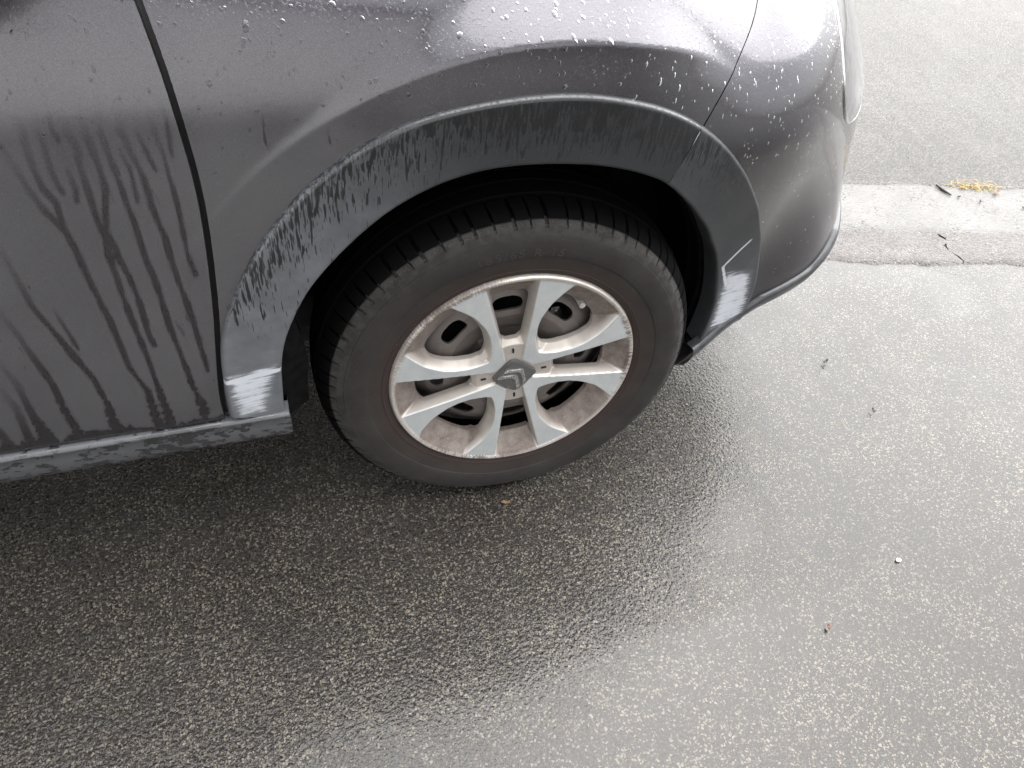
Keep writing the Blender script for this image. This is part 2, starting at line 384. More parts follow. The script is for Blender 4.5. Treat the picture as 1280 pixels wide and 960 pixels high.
edg = empty('kerb_edging', kp(1.34, .8, 0), kind='structure')
for (a, b, nn_) in ((-12, 1.3380, 700), (1.3415, 12, 560)):
    o = strip('edging_slab', a, b, nn_,   .752, .895, .005, .04, M['gravelconc'], .011, .018)
    me = o.data
    for v in me.vertices:                                      # ragged joint between the two slabs
        t = v.co.x * KD[0] + v.co.y * KD[1]; n_ = v.co.x * KN[0] + v.co.y * KN[1]
        if abs(t - 1.34) < .02:
            dt = .012 * math.sin(n_ * 60) + .010 * math.sin(n_ * 140 + 1); v.co.x += KD[0] * dt; v.co.y += KD[1] * dt
    o.parent = edg; o.matrix_parent_inverse = Matrix.Translation(edg.location).inverted()

# ------------------------------------------------------------------ body surface of the car: plan curve + section
A_, B_, N_ = .80, .86, 2.9
_t = np.linspace(0, 1, 4001) * np.pi / 2
_x = A_ * np.sin(_t) ** (2 / N_); _y = (B_ - .03) - B_ * np.clip(np.cos(_t), 0, 1) ** (2 / N_); _x[-1] = A_; _y[-1] = B_ - .03
_s = np.r_[0, np.cumsum(np.hypot(np.diff(_x), np.diff(_y)))]
S_ = np.linspace(0, _s[-1], 1500); X_ = np.interp(S_, _s, _x); Y_ = np.interp(S_, _s, _y)
def _sm(a, n=15): return np.convolve(np.r_[[a[0]] * (n // 2), a, [a[-1]] * (n // 2)], np.ones(n) / n, 'valid')
TX = _sm(np.gradient(X_, S_)); TY = _sm(np.gradient(Y_, S_)); L_ = np.hypot(TX, TY); TX /= L_; TY /= L_
SMAX = S_[-1]
def plan(s):
    c = np.clip(s, 0, SMAX)
    return np.interp(c, S_, X_) + np.minimum(s, 0), np.interp(c, S_, Y_), np.interp(c, S_, TY), -np.interp(c, S_, TX)
def smax(a, b, k):
    h = np.clip(.5 + .5 * (a - b) / k, 0, 1); return b * (1 - h) + a * h + k * h * (1 - h)
GZ = np.arange(.1, 1.2, .005)
GV = _sm(np.interp(GZ, [.2, .26, .30, .35, .40, .45, .50, .55, .60, .65, .70, .75, .80, .85, .95], [-.006, .011, .023, .031, .025, .015, .003, -.007, -.013, -.026, -.046, -.0565, -.048, -.022, .017]), 9)
def front(s, z):
    g = np.interp(z, GZ, GV) * sst(.32, .72, s)
    q = np.maximum(0, z - .66); g = g - .70 * np.where(q < .12, q * q / .24, q - .06) * sst(.06, .34, s)
    return g - .065 * sst(.05, .36, s) * (1 - sst(.45, .72, s)) * (1 - sst(.33, .72, z))
def dbody(s, z):
    return -.003 - 3.3 * np.maximum(0, z - .76) ** 2 - .3 * np.maximum(0, .47 - z) ** 2 * (1 - sst(0, .3, s))
def doff(s, z):
    r = np.hypot(s, z - .30); q = np.maximum(0, r - .532)
    th = ang(s, z); fade = np.maximum(.018 * sst(104, 148, th), .030 * sst(82, 40, th))
    return smax(dbody(s, z), -.9 * q - 8 * q ** 2 - fade, .018) + front(s, z)
def pt(s, z, e=0.0):
    s = np.asarray(s, float); z = np.asarray(z, float); x, y, nx, ny = plan(s); d = doff(s, z) + e
    return np.stack([x + nx * d, y + ny * d, z + 0 * x], -1)
def nrm(s, z, e=1e-3):
    a = pt(s + e, z) - pt(s - e, z); b = pt(s, z + e) - pt(s, z - e); n = np.cross(a, b); return n / np.linalg.norm(n, axis=-1, keepdims=True)

def polar_tab(L):
    L = sorted(L); th = np.arange(-40, 230, .25); r = np.interp(th, [a for a, _ in L], [b / 1000 for _, b in L]); k = np.exp(-.5 * (np.arange(-24, 25) / 9.0) ** 2); k /= k.sum()
    return th, np.convolve(np.r_[[r[0]] * 24, r, [r[-1]] * 24], k, 'valid')
IN_T = polar_tab([(181, 356), (167.3, 363), (161.4, 371), (153.9, 380), (148.8, 383), (141.9, 389), (135.4, 391), (129.0, 394), (121.6, 400), (115.2, 403), (109.4, 404), (102.6, 401), (95.6, 395), (88.2, 390), (80.2, 388), (72.8, 385), (65.6, 382), (58.0, 373), (48.1, 365), (34.0, 366), (17.8, 388), (4.8, 408), (-3.4, 411), (-10.7, 411)])
OUT_T = polar_tab([(174.3, 430), (165.3, 440), (159.8, 450), (156.5, 455), (150.9, 462), (145.5, 466), (140.4, 473), (134.4, 478), (129.0, 485), (124.5, 488), (119.3, 491), (114.7, 492), (110.4, 492), (106.2, 489), (102.1, 486), (96.7, 483), (91.2, 481), (85.4, 479), (78.9, 475), (71.8, 470), (65.2, 465), (59.5, 460), (52.8, 452), (42.1, 447), (29.4, 457), (17.1, 484), (8.2, 500), (1.5, 504), (-4.6, 510)])
r_in = lambda th: np.interp(th, *IN_T)
r_out = lambda th: np.interp(th, *OUT_T)
def ang(s, z):
    t = np.degrees(np.arctan2(z - .30, s)); return np.where(t < -90, t + 360, t)
DS = np.array([(-432, 300), (-433, 336), (-434, 378), (-425, 452), (-414, 529), (-405, 620), (-401, 691), (-403, 750), (-407, 807), (-413, 843), (-419, 869), (-433, 935), (-450, 990)]) / 1000.
_dz = np.arange(.25, 1.05, .005); _ds = _sm(np.interp(_dz, DS[:, 1], DS[:, 0]), 13)
door_seam = lambda z: np.interp(z, _dz, _ds)
BS = np.array([(150, 600), (168, 644), (183, 683), (196, 720), (213, 744), (238, 775), (279, 807), (320, 831), (345, 870), (390, 960)]) / 1000.
_bs = _sm(np.interp(_dz, BS[:, 1], BS[:, 0]), 9)
bump_seam = lambda z: np.interp(z, _dz, _bs)
LIPS, LIPZ = [.36, .40, .458, .505, .532, .63, .70, .90, 1.5], [.225, .240, .269, .297, .315, .350, .40, .44, .45]
lip_line = lambda s: np.interp(s, LIPS, LIPZ)
TOPZ = .955

# wet runs on the door, (s, z) in millimetres
RUNS = [[(-541,798),(-541,772),(-544,758),(-545,733),(-544,709),(-537,691),(-539,667),(-536,635),(-536,627),(-534,592),(-529,536),(-527,459),(-517,414),(-519,375),(-518,330)],[(-568,766),(-565,756),(-560,735),(-556,706),(-549,683),(-540,663)],[(-526,793),(-528,780),(-529,755),(-531,728),(-528,703)],[(-514,799),(-517,768),(-515,758)],[(-502,796),(-504,782),(-505,763),(-501,749),(-505,728),(-505,701),(-506,671),(-504,643),(-507,623),(-507,580),(-506,533),(-504,468),(-504,411),(-504,330)],[(-489,804),(-490,778),(-490,756),(-488,724),(-489,702),(-495,681),(-501,655),(-498,630),(-499,622),(-494,592),(-492,548),(-494,512),(-492,492)],[(-470,803),(-477,771),(-476,743),(-475,712),(-473,674),(-472,639),(-472,618),(-469,565),(-469,517),(-466,464),(-464,417),(-459,368),(-463,330)],[(-454,801),(-459,766),(-456,741),(-451,712),(-451,677),(-447,641),(-447,615),(-446,579),(-442,528),(-441,462),(-441,437)],[(-431,798),(-430,768),(-427,734),(-426,693),(-427,652),(-429,613),(-426,588)],[(-418,790),(-416,772),(-419,734)],[(-517,724),(-515,707),(-518,693)],[(-465,742),(-461,722),(-463,685)],[(-445,759),(-441,738),(-438,720)],[(-603,660),(-602,643),(-603,636),(-600,604),(-599,569),(-590,532),(-581,493),(-570,448),(-567,403),(-570,363),(-563,330)],[(-632,588),(-631,565),(-625,530),(-620,488),(-615,451),(-616,400),(-613,330)],[(-657,511),(-656,492),(-650,455),(-652,405),(-648,330)],[(-672,476),(-669,456),(-664,419),(-669,366),(-669,330)],[(-698,398),(-695,381),(-692,330)],[(-579,554),(-576,530),(-573,500)],[(-461,522),(-456,502)]]
RW = [3.6, 4.2, 3.2, 2.6, 3.6, 3.6, 3.7, 3.6, 3.0, 2.2, 2.8, 2.4, 2.4, 4.0, 4.2, 4.4, 4.2, 4.2, 2.6, 2.2]
for k in range(16):                                          # more runs on the part of the door behind the frame's edge
    x0 = -720 - k * 42 + random.uniform(-12, 12); z = 780 - random.uniform(0, 160); L = []
    while z > 330: L.append((x0, z)); z -= random.uniform(30, 60); x0 += random.uniform(-7, 9)
    RUNS.append(L); RW.append(random.uniform(3, 4.4))
_r1 = rng.uniform(-1, 1, (6, 600))
def rn(q, k, step): return np.interp(q / step % 590, np.arange(600), _r1[k])
def wet_door(s, z):
    S, Z = s * 1000, z * 1000; out = np.zeros_like(S)
    wob = .5 * rn(Z + S * 3.7, 0, 9) + .6 * rn(Z + S * 1.3, 1, 4) + .6 * rn(Z * 1.0 + S * .6, 2, 22)
    for L, w_ in zip(RUNS, RW):
        L = np.array(L, float); d = np.full_like(S, 1e9)
        for a, b in zip(L[:-1], L[1:]):
            ab = b - a; m = (S > min(a[0], b[0]) - 14) & (S < max(a[0], b[0]) + 14) & (Z > min(a[1], b[1]) - 14) & (Z < max(a[1], b[1]) + 14)
            if not m.any(): continue
            t = np.clip(((S[m] - a[0]) * ab[0] + (Z[m] - a[1]) * ab[1]) / (ab @ ab), 0, 1)
            d[m] = np.minimum(d[m], np.hypot(S[m] + wob[m] * .5 - a[0] - t * ab[0], (Z[m] - a[1] - t * ab[1]) * .6))
        wd = w_ * (.88 + .14 * rn(Z * .5 + w_ * 517, 4, 13)) * (1 + .8 * sst(430, 350, Z)) + (2.2 * rn(Z + w_ * 731, 3, 5) + 1.5 * rn(Z + w_ * 377, 4, 2.2)) * sst(450, 380, Z) + .5 * rn(Z + w_ * 91, 5, 11)
        fade = .12 + .88 * sst(L[0][1] + 5, L[0][1] - 150, Z) if len(L) > 4 else .35 + .4 * sst(L[0][1], L[0][1] - 25, Z)
        out = np.maximum(out, sst(wd + 1.1, wd - .9, d) * fade)
    edge = 351 + 7 * rn(S + 3000, 0, 18) + 4 * rn(S + 3000, 1, 6) + 2.5 * rn(S + 3000, 2, 2.5)
    return np.maximum(out, sst(edge + 2, edge - 2, Z))
wavy = lambda s, z: .02 * np.sin(s * 23) + .012 * np.sin(s * 61 + 2)
dust_door = lambda s, z: sst(.93, .70, z + wavy(s, z)) * .95
dust_f = lambda s, z: sst(.90, .66, z + wavy(s, z)) * sst(.1, -.25, s) * .9 + .15 * sst(.86, .70, z)
rain_f = lambda s, z: sst(.70, .80, z)
zero = lambda s, z: np.zeros_like(s)

# ------------------------------------------------------------------ the car
car = empty('parked_car', (0, 0, 0), label='dark grey wet hatchback parked with scuffed front wheel arch', category='car')
def panel(name, us, vs_, f, mat, rim=.012, attrs=None, e=0.0, parent=car, mirror=False, lab=None):
    P, F, A = clip_grid(us, vs_, f, lambda u, v, d: pt(u, v, d + e), rim, attrs)
    if mirror:
        n = len(P); Q = P.copy(); Q[:, 1] = 1.66 - Q[:, 1]; P = np.vstack([P, Q]); F = F + [[i + n for i in fc[::-1]] for fc in F]; A = {k: np.r_[a, a] for k, a in A.items()}
    me = mesh(name, P, F, A); o = link(name, me, mat, parent); sharp(me, 42)
    if lab: o['label'] = lab
    return o
PA = lambda w_, d_, r_: {'wet': w_, 'dust': d_, 'rain': r_}
# door
us = np.r_[np.arange(-1.46, -.80, .004), np.arange(-.80, -.38, .002)]; vz = np.r_[np.arange(.300, .90, .0025), np.arange(.90, .98, .01)]
door = panel('front_door', us, vz, lambda s, z: np.minimum(np.minimum(np.minimum(door_seam(z) - .0035 - s, z - .3395), TOPZ + .005 - z), s + 1.45), M['paint'], attrs=PA(wet_door, dust_door, lambda s, z: rain_f(s, z) * .6))
# rear body side (rear door and quarter)
def fr_(s, z): return np.minimum(np.minimum(np.minimum(-1.458 - s, z - .322), TOPZ + .005 - z), np.minimum(np.hypot(s + 2.54, z - .30) - .40, s + 3.05))
side = panel('rear_side_panel', np.arange(-3.1, -1.44, .02), np.arange(.30, 1.0, .02), fr_, M['paint'], attrs=PA(zero, dust_door, rain_f))
# fender
def ff(s, z):
    th = ang(s, z); r = np.hypot(s, z - .30)
    return np.minimum(np.minimum(np.minimum(s - door_seam(z) - .0035, r - (r_out(th) - .008)), bump_seam(z) - .0012 - s), np.minimum(TOPZ - z, z - .336))
def wet_f(s, z): return zero(s, z)
fender = panel('front_fender', np.arange(-.47, .36, .003), np.arange(.320, .97, .003), ff, M['paint'], attrs=PA(wet_f, dust_f, rain_f))
# bumper
def fb(s, z):
    th = ang(s, z); r = np.hypot(s, z - .30)
    a = np.where(z > .60, s - bump_seam(z) - .0012, 1.0); b = np.where(th > -30, r - (r_out(th) - .008), 1.0)
    lens = np.maximum(np.abs((s - .635) / .128) ** 2.6 + np.abs((z - .735 + (s - .635) * .10) / .105) ** 2.6 - 1, -1) * .05
    return np.minimum(np.minimum(np.minimum(a, b), np.minimum(TOPZ - z, z - lip_line(s) - .001)), lens)
us = np.r_[np.arange(.13, .86, .004), np.arange(.86, SMAX, .03), SMAX]
bumper = panel('front_bumper', us, np.arange(.20, .97, .004), fb, M['paint'], attrs=PA(zero, lambda s, z: .22 * sst(.66, .5, z), rain_f), mirror=True)
# lower lip of the bumper: ledge that turns up, then a face that runs under
prof = [(0, -.012), (0, .001), (.0006, .006), (.004, .0085), (.012, .010), (.030, .006), (.050, -.004), (.070, -.030), (.085, -.10)]
ss_ = np.r_[np.linspace(.385, .86, 130), np.linspace(.88, SMAX, 30)]
G = np.stack([pt(ss_, lip_line(ss_) - a, b - .0 * ss_) for a, b in prof], 1); Gm = G.copy(); Gm[..., 1] = 1.66 - Gm[..., 1]
lipm = grid_mesh('bumper_lip', np.concatenate([G, Gm[::-1]], 0)); lipo = link('bumper_lip', lipm, M['lip'], car)
# dark backing strips behind the panel gaps
def backing(name, curve, zz, half, e):
    s0 = curve(zz); G = np.stack([pt(s0 - half, zz, e), pt(s0, zz, e - .004), pt(s0 + half, zz, e)], 1); return link(name, grid_mesh(name, G), M['rubber_seal'], car)
backing('door_seal', door_seam, np.linspace(.31, .955, 60), .016, -.011)
backing('bumper_seal', bump_seam, np.linspace(.665, .955, 50), .008, -.009)
# wheel arch trim, two pieces
TP = [(0, -.045), (0, -.030), (0, -.012), (0.0, -.005), (.012, -.001), (.03, .0005)] + [(a, .001 + .008 * a ** 1.5) for a in np.linspace(.05, .92, 40)] + [(.945, .0080), (.965, .0068), (.98, .0048), (.992, .0018), (1.0, -.003), (1.0, -.014)]
SCR = np.array([(-424, 430), (-352, 436), (-361, 405), (-368, 378), (-377, 340), (-420, 338), (-426, 382)]) / 1000.
SCF = np.array([(397, 409), (470, 392), (493, 316), (498, 265), (422, 262), (413, 341)]) / 1000.
def poly_sd(s, z, poly):
    d = np.full_like(s, 1e9); ins = np.zeros(s.shape, bool)
    for a, b in zip(poly, np.roll(poly, -1, 0)):
        ab = b - a; t = np.clip(((s - a[0]) * ab[0] + (z - a[1]) * ab[1]) / (ab @ ab), 0, 1)
        d = np.minimum(d, np.hypot(s - a[0] - t * ab[0], z - a[1] - t * ab[1]))
        c = ((a[1] > z) != (b[1] > z)) & (s < (b[0] - a[0]) * (z - a[1]) / (b[1] - a[1] + 1e-12) + a[0]); ins ^= c
    return np.where(ins, d, -d)
def line_d(s, z, L):
    d = np.full_like(s, 1e9)
    for a, b in zip(L[:-1], L[1:]):
        a = np.array(a); ab = np.array(b) - a; t = np.clip(((s - a[0]) * ab[0] + (z - a[1]) * ab[1]) / (ab @ ab), 0, 1)
        d = np.minimum(d, np.hypot(s - a[0] - t * ab[0], z - a[1] - t * ab[1]))
    return d
def trim_piece(ti0, ti1, to0, to1, nu, rear):
    u = np.linspace(0, 1, nu)[:, None]; v = np.array([a for a, _ in TP])[None]; e = np.array([b for _, b in TP])[None] + 0 * u
    ti = ti0 + (ti1 - ti0) * u; to = to0 + (to1 - to0) * u
    si, zi = r_in(ti) * np.cos(np.radians(ti)), .30 + r_in(ti) * np.sin(np.radians(ti)); so_, zo = r_out(to) * np.cos(np.radians(to)), .30 + r_out(to) * np.sin(np.radians(to))
    s = si + (so_ - si) * v; z = zi + (zo - zi) * v
    lip = np.minimum(e, 0) * (v < .04); P = pt(s, z, e - lip); P[..., 1] -= lip * 1.0          # inner edge turns straight into the wheel well
    th = ti
    if rear:
        wz = (.26 + .46 * sst(.15, .95, v)) * sst(172, 140, th) * (.78 + .22 * sst(100, 135, th)) + .55 * sst(120, 95, th) * sst(.0, .4, v) * .5
        wz = np.clip(wz - .30 * sst(150, 165, th), 0, 1); dry = .04 + .96 * sst(98, 140, th)
        sd_ = poly_sd(s, z, SCR); scf = sst(-.012, .022, sd_) * .95 + .9 * sst(.005, .001, np.abs(z - .418 - .06 * (s + .39))) * (sd_ > -.004)
        scf = np.maximum(scf, .20 * sst(.53, .44, z) * (s < -.3) * sst(.05, .15, v) * sst(.9, .8, v))
    else:
        wz = .42 * sst(.1, .9, v) * sst(15, 50, th) + .22 + 0 * s; dry = .25 + .25 * sst(30, 5, th) + 0 * s
        sd_ = poly_sd(s, z, SCF); scf = sst(-.016, .020, sd_) * 1.0
        scf = np.maximum(scf, 1.25 * sst(.0042, .0014, line_d(s, z, [(.407, .480), (.380, .425), (.416, .373)])))
        scf = np.maximum(scf, 1.25 * sst(.0036, .0012, line_d(s, z, [(.418, .352), (.464, .360)])))
    one = np.ones_like(s)
    me = grid_mesh('wheel_arch_trim', P[::-1], attrs={'wetness': (wz * one)[::-1], 'dry': (dry * one)[::-1], 'scuff': (np.clip(scf, 0, 1.3) * one)[::-1]})
    o = link('wheel_arch_trim', me, M['trim'], car); return o
tr = trim_piece(176.2, 64.6, 173.6, 66.0, 620, True); tr['label'] = 'faded grey wheel arch trim with a scraped lower end'
tf = trim_piece(64.48, -10, 65.88, -3.5, 420, False); tf['label'] = 'dark wheel arch trim with white scratches on the bumper'
# end caps so the trim ends are solid
def cap(o, last):
    me = o.data; n = len(TP); nu = len(me.vertices) // n; base = (nu - 1) * n if last else 0
    bm = bmesh.new(); bm.from_mesh(me); bm.verts.ensure_lookup_table()
    try: f = bm.faces.new([bm.verts[base + i] for i in range(3, n - 1)])
    except ValueError: pass
    bmesh.ops.recalc_face_normals(bm, faces=[f]); bm.to_mesh(me); bm.free()
for o in (tr, tf):
    cap(o, o is tr); sharp(o.data, 50)
# wheel arch liner with ridges
thl = np.linspace(183, -12, 240); dep = np.r_[.020, .034, .036, .060, .062, .066, .068, .11, .112, .118, .12, .19, .30]
rid = np.r_[.010, .012, .004, .004, -.001, -.001, .006, .008, .003, .003, .010, .016, .018]
ri = r_in(np.clip(thl, -10, 181)); G = []
for d_, q in zip(dep, rid):
    rr = np.maximum(ri + q, .352 + q) - (ri - .322) * sst(146, 170, thl) * (d_ > .05); s = rr * np.cos(np.radians(thl)); z = .30 + rr * np.sin(np.radians(thl)); s0 = ri * np.cos(np.radians(thl)); z0 = .30 + ri * np.sin(np.radians(thl))
    P = pt(s0, z0, 0.0); G.append(np.stack([P[:, 0] + (s - s0), P[:, 1] + d_, z], -1))
lin = link('wheel_arch_liner', grid_mesh('wheel_arch_liner', np.stack(G, 1)), M['liner'], car); sharp(lin.data, 40)
box('inner_wing', (0, .36, .52), (.82, .03, .62), M['liner'], car)
# sill
sp = [(-.004, .3195), (-.0235, .3185), (-.0275, .3175), (-.0300, .3145), (-.0295, .3115), (-.0245, .3090), (-.0225, .3060), (-.0235, .2900), (-.0195, .2700), (-.0120, .2560), (.004, .2440), (.03, .236), (.20, .225)]
xs_ = np.r_[np.linspace(-2.12, -.80, 40), np.linspace(-.79, -.352, 110)]
G = np.array([[(x, y, z + .018) for i, (y, z) in enumerate(sp)] for x in xs_])
sill = link('sill_cover', grid_mesh('sill_cover', G[::-1]), M['sill'], car); sharp(sill.data, 60)
endf = bmesh.new(); endf.from_mesh(sill.data); endf.verts.ensure_lookup_table(); endf.faces.new([endf.verts[i] for i in range(len(sp))]); endf.to_mesh(sill.data); endf.free()
# bonnet, screen, roof, windows, tail: the upper car, seen in the reflections on the wet road
def edge_y(x, z):
    q = np.linspace(-3.1, SMAX, 3000); P = pt(q, np.full_like(q, z)); i = np.argmax(P[:, 0]); return np.interp(x, P[:i + 1, 0], P[:i + 1, 1])
q = np.linspace(0, SMAX, 800); XF = pt(q, np.full_like(q, TOPZ))[:, 0].max()
rows = []
for x in np.r_[np.linspace(-.62, .40, 40), XF - (XF - .40) * (1 - np.linspace(0.02, .995, 30)) ** 2]:
    y0 = float(edge_y(x, TOPZ)) + .004; yy = .83 + (y0 - .83) * np.cos(np.linspace(0, np.pi, 33)); k = 1 - ((yy - .83) / (.83 - y0 + 1e-6)) ** 2
    rise = .085 * sst(XF + .05, XF - .45, x) + .03 * sst(0, -.62, x)
    rows.append(np.stack([np.full(33, x), yy, TOPZ + .002 + rise * np.clip(k, 0, 1) ** .6], -1))
link('bonnet', grid_mesh('bonnet', np.array(rows)[::-1], attrs={'wet': np.zeros(len(rows) * 33), 'dust': np.zeros(len(rows) * 33), 'rain': np.ones(len(rows) * 33)}), M['paint'], car)
def quad_sheet(name, c, mat, n=12, bulge=(0, 0, 0), parent=car, paint=False):
    c = [np.array(x, float) for x in c]; u = np.linspace(0, 1, n); U, V = np.meshgrid(u, u, indexing='ij'); U = U[..., None]; V = V[..., None]
    P = (c[0] * (1 - U) + c[1] * U) * (1 - V) + (c[3] * (1 - U) + c[2] * U) * V + np.array(bulge) * (4 * U * (1 - U)) * (.35 + 2.6 * V * (1 - V))
    Q = P + np.array((0, 0, -.012)) ; me = grid_mesh(name, P, attrs={'wet': np.zeros(n * n), 'dust': np.zeros(n * n), 'rain': np.ones(n * n)} if paint else None); o = link(name, me, mat, parent)
    md = o.modifiers.new('thick', 'SOLIDIFY'); md.thickness = .01; md.offset = 0; return o
BY, RY, BZ, RZ = .125, .40, .965, 1.38
quad_sheet('windscreen', [(-.60, BY + .02, .99), (-.60, 1.66 - BY - .02, .99), (-1.22, 1.66 - RY - .03, RZ), (-1.22, RY + .03, RZ)], M['glass'], bulge=(.10, 0, .03))
quad_sheet('side_window', [(-.78, BY, BZ), (-1.42, BY, BZ), (-1.46, RY, RZ - .01), (-1.22, RY, RZ - .01)], M['glass'], bulge=(0, -.015, 0))
quad_sheet('side_window', [(-1.50, BY, BZ), (-2.35, BY + .02, BZ + .03), (-2.30, RY, RZ - .01), (-1.52, RY, RZ - .01)], M['glass'], bulge=(0, -.015, 0))
quad_sheet('front_pillar', [(-.56, BY - .005, BZ - .008), (-.79, BY - .008, BZ - .008), (-1.26, RY - .005, RZ), (-1.18, RY + .02, RZ + .005)], M['paint'], paint=True)
quad_sheet('centre_pillar', [(-1.41, BY - .006, BZ - .008), (-1.51, BY - .006, BZ - .008), (-1.53, RY - .006, RZ), (-1.45, RY - .006, RZ)], M['black'])
quad_sheet('rear_pillar', [(-2.34, BY, BZ - .008), (-2.95, BY + .05, BZ - .008), (-2.78, RY + .05, RZ - .02), (-2.29, RY - .006, RZ)], M['paint'], paint=True)
quad_sheet('roof', [(-1.20, RY - .004, RZ), (-1.20, 1.66 - RY + .004, RZ), (-2.80, 1.66 - RY - .03, RZ - .02), (-2.80, RY + .03, RZ - .02)], M['paint'], bulge=(0, 0, .07), paint=True)
quad_sheet('tailgate', [(-3.05, .06, .35), (-3.05, 1.60, .35), (-2.80, 1.66 - RY - .03, RZ - .02), (-2.80, RY + .03, RZ - .02)], M['paint'], bulge=(-.10, 0, 0), paint=True)
for nm, src in (('left_side', (door, side, fender)),):
    for o in src:
        c = o.copy(); col.objects.link(c); c.parent = car; c.scale = (1, -1, 1); c.location = (0, 1.66, 0)
box('underbody', (-1.25, .83, .26), (3.5, 1.14, .10), M['black'], car)
box('engine_tray', (.42, .83, .25), (.50, 1.20, .06), M['black'], car)
# door mirror
bm = bmesh.new(); bmesh.ops.create_uvsphere(bm, u_segments=32, v_segments=18, radius=1)
for v in bm.verts:
    x, y, z = v.co; f_ = lambda a: math.copysign(abs(a) ** .72, a)
    X0 = f_(x) * .085; 
    if X0 < -.045: X0 = -.045 - (X0 + .045) * -.02
    v.co = (-.60 + X0 + .05 * f_(y) * 1.0, -.055 + f_(y) * .120, 1.035 + f_(z) * .082 * (1 - .15 * f_(-y)))
me = bpy.data.meshes.new('door_mirror'); bm.to_mesh(me); bm.free()
dm = link('door_mirror', me, M['paint'], car)
mb = bmesh.new(); box_bm(mb, (-.645, .075, .985), (.10, .10, .035), .012); me = bpy.data.meshes.new('mirror_foot'); mb.to_mesh(me); mb.free(); link('mirror_foot', me, M['black'], dm, False)
# headlight: clear lens on the bumper corner, reflector bowl behind
hl = empty('headlight', (0, 0, 0), car)
def flens(k): return lambda s, z: (1 - (np.abs((s - .635) / (.128 * k)) ** 2.6 + np.abs((z - .735 + (s - .635) * .10) / (.105 * k)) ** 2.6)) * .05
def mlens(u, v, d):
    q = np.clip(1 - (np.abs((u - .635) / .128) ** 2.6 + np.abs((v - .735 + (u - .635) * .10) / .105) ** 2.6), 0, 1); return pt(u, v, .0005 + .004 * q ** .5 + d)
P, F, A = clip_grid(np.arange(.49, .78, .004), np.arange(.61, .86, .004), flens(.985), mlens, .006); link('lens', mesh('lens', P, F), M['lens'], hl)
def mref(u, v, d):
    q = np.clip(1 - (np.abs((u - .635) / .128) ** 2.6 + np.abs((v - .735 + (u - .635) * .10) / .105) ** 2.6), 0, 1); return pt(u, v, -.006 - .03 * q ** .6 + d)
P, F, A = clip_grid(np.arange(.49, .78, .004), np.arange(.61, .86, .004), flens(1.0), mref); link('reflector', mesh('reflector', P, F), M['reflector'], hl)
t_ = np.linspace(0, 2 * np.pi, 121)[:-1]; sx = np.sign(np.cos(t_)) * np.abs(np.cos(t_)) ** (2 / 2.6); sz = np.sign(np.sin(t_)) * np.abs(np.sin(t_)) ** (2 / 2.6)
rows = []
for k, e in ((1.015, -.012), (1.015, .001), (1.0, .003), (.985, .001), (.985, -.012)):
    s = .635 + .128 * k * sx; z = .735 - (s - .635) * .10 + .105 * k * sz; rows.append(pt(s, z, e))
link('bezel', grid_mesh('bezel', np.stack(rows, 1), closed_u=True), M['chrome'], hl)

# ------------------------------------------------------------------ wheel
STEER = -0.046
def lathe(name, prof, n, mat, parent, close=False, **kw):
    th = np.linspace(0, 2 * np.pi, n, endpoint=False)[:, None]; y = np.array([a for a, _ in prof])[None] + 0 * th; r = np.array([b for _, b in prof])[None] + 0 * th
    me = grid_mesh(name, np.stack([r * np.cos(th), y, r * np.sin(th)], -1), closed_u=True); o = link(name, me, mat, parent, **kw); sharp(me, 38); return o
wheel = empty('wheel', (0, .09, .2980), car); wheel.rotation_euler = (0, 0, STEER)
OFF = -.09                                                    # local y of the tyre's outer face
# tyre: profile rows (y from outer face, r); rows flagged for lateral grooves
half = [(.034, .192), (.022, .195), (.013, .1985), (.0085, .203), (.0068, .2085), (.0060, .2088), (.0055, .2110), (.0064, .2115), (.0052, .218), (.0040, .226), (.0026, .234), (.0019, .2345), (.0012, .236), (.0004, .246), (0.0, .255), (.0005, .262), (.0016, .2685), (.0026, .269), (.0036, .273), (.0066, .2785), (.0090, .2815), (.0112, .2838), (.0130, .2868), (.0150, .2895), (.0180, .2930), (.0220, .2962), (.0270, .2993), (.0320, .3016), (.0375, .3036), (.0420, .3048), (.0440, .3052), (.0445, .2985), (.0515, .2987), (.0520, .3070), (.0600, .3083), (.0700, .3093), (.0740, .3096), (.0745, .3030), (.0805, .3030), (.0810, .3100), (.0920, .3106)]
prof = half + [(.185 - y, r) for y, r in half[-2::-1]]
NP = 72; cols = []
for k in range(NP):
    p0 = k * 360 / NP + 1.1 * math.sin(k * 1.9) * .5
    wg = .80 + .28 * math.sin(k * 2.7)
    cols += [(p0, 0), (p0 + .12, 1), (p0 + wg, 1), (p0 + wg + .12, 0), (p0 + 2.2, 0), (p0 + 3.5, 0)]
V = []
for a, g in cols:
    row = []
    for y, r in prof:
        yy = min(y, .185 - y); rr = r; sh = 0
        if .0090 <= yy <= .0441 and r > .281:
            sh = (yy - .011) * 26                            # grooves run slightly aslant across the shoulder
            if g: rr = r - (.0075 if yy > .0145 else .0055 if yy > .0115 else .0025)
        aa = math.radians(a + sh * 1.2); row.append((rr * math.cos(aa), y + OFF, rr * math.sin(aa)))
    V.append(row)
V = np.array(V); below = V[..., 2] < -.2965
V[..., 1] = np.where(V[..., 2] < -.25, V[..., 1] + .009 * sst(-.268, -.294, V[..., 2]) * (V[..., 1] < -.05), V[..., 1])
V[..., 2] = np.where(below, -.2965 + (V[..., 2] + .2965) * .02, V[..., 2])
tyre_me = grid_mesh('tyre', V[::-1], closed_u=True); sharp(tyre_me, 40)
tyre = link('tyre', tyre_me, M['tyre'], wheel)
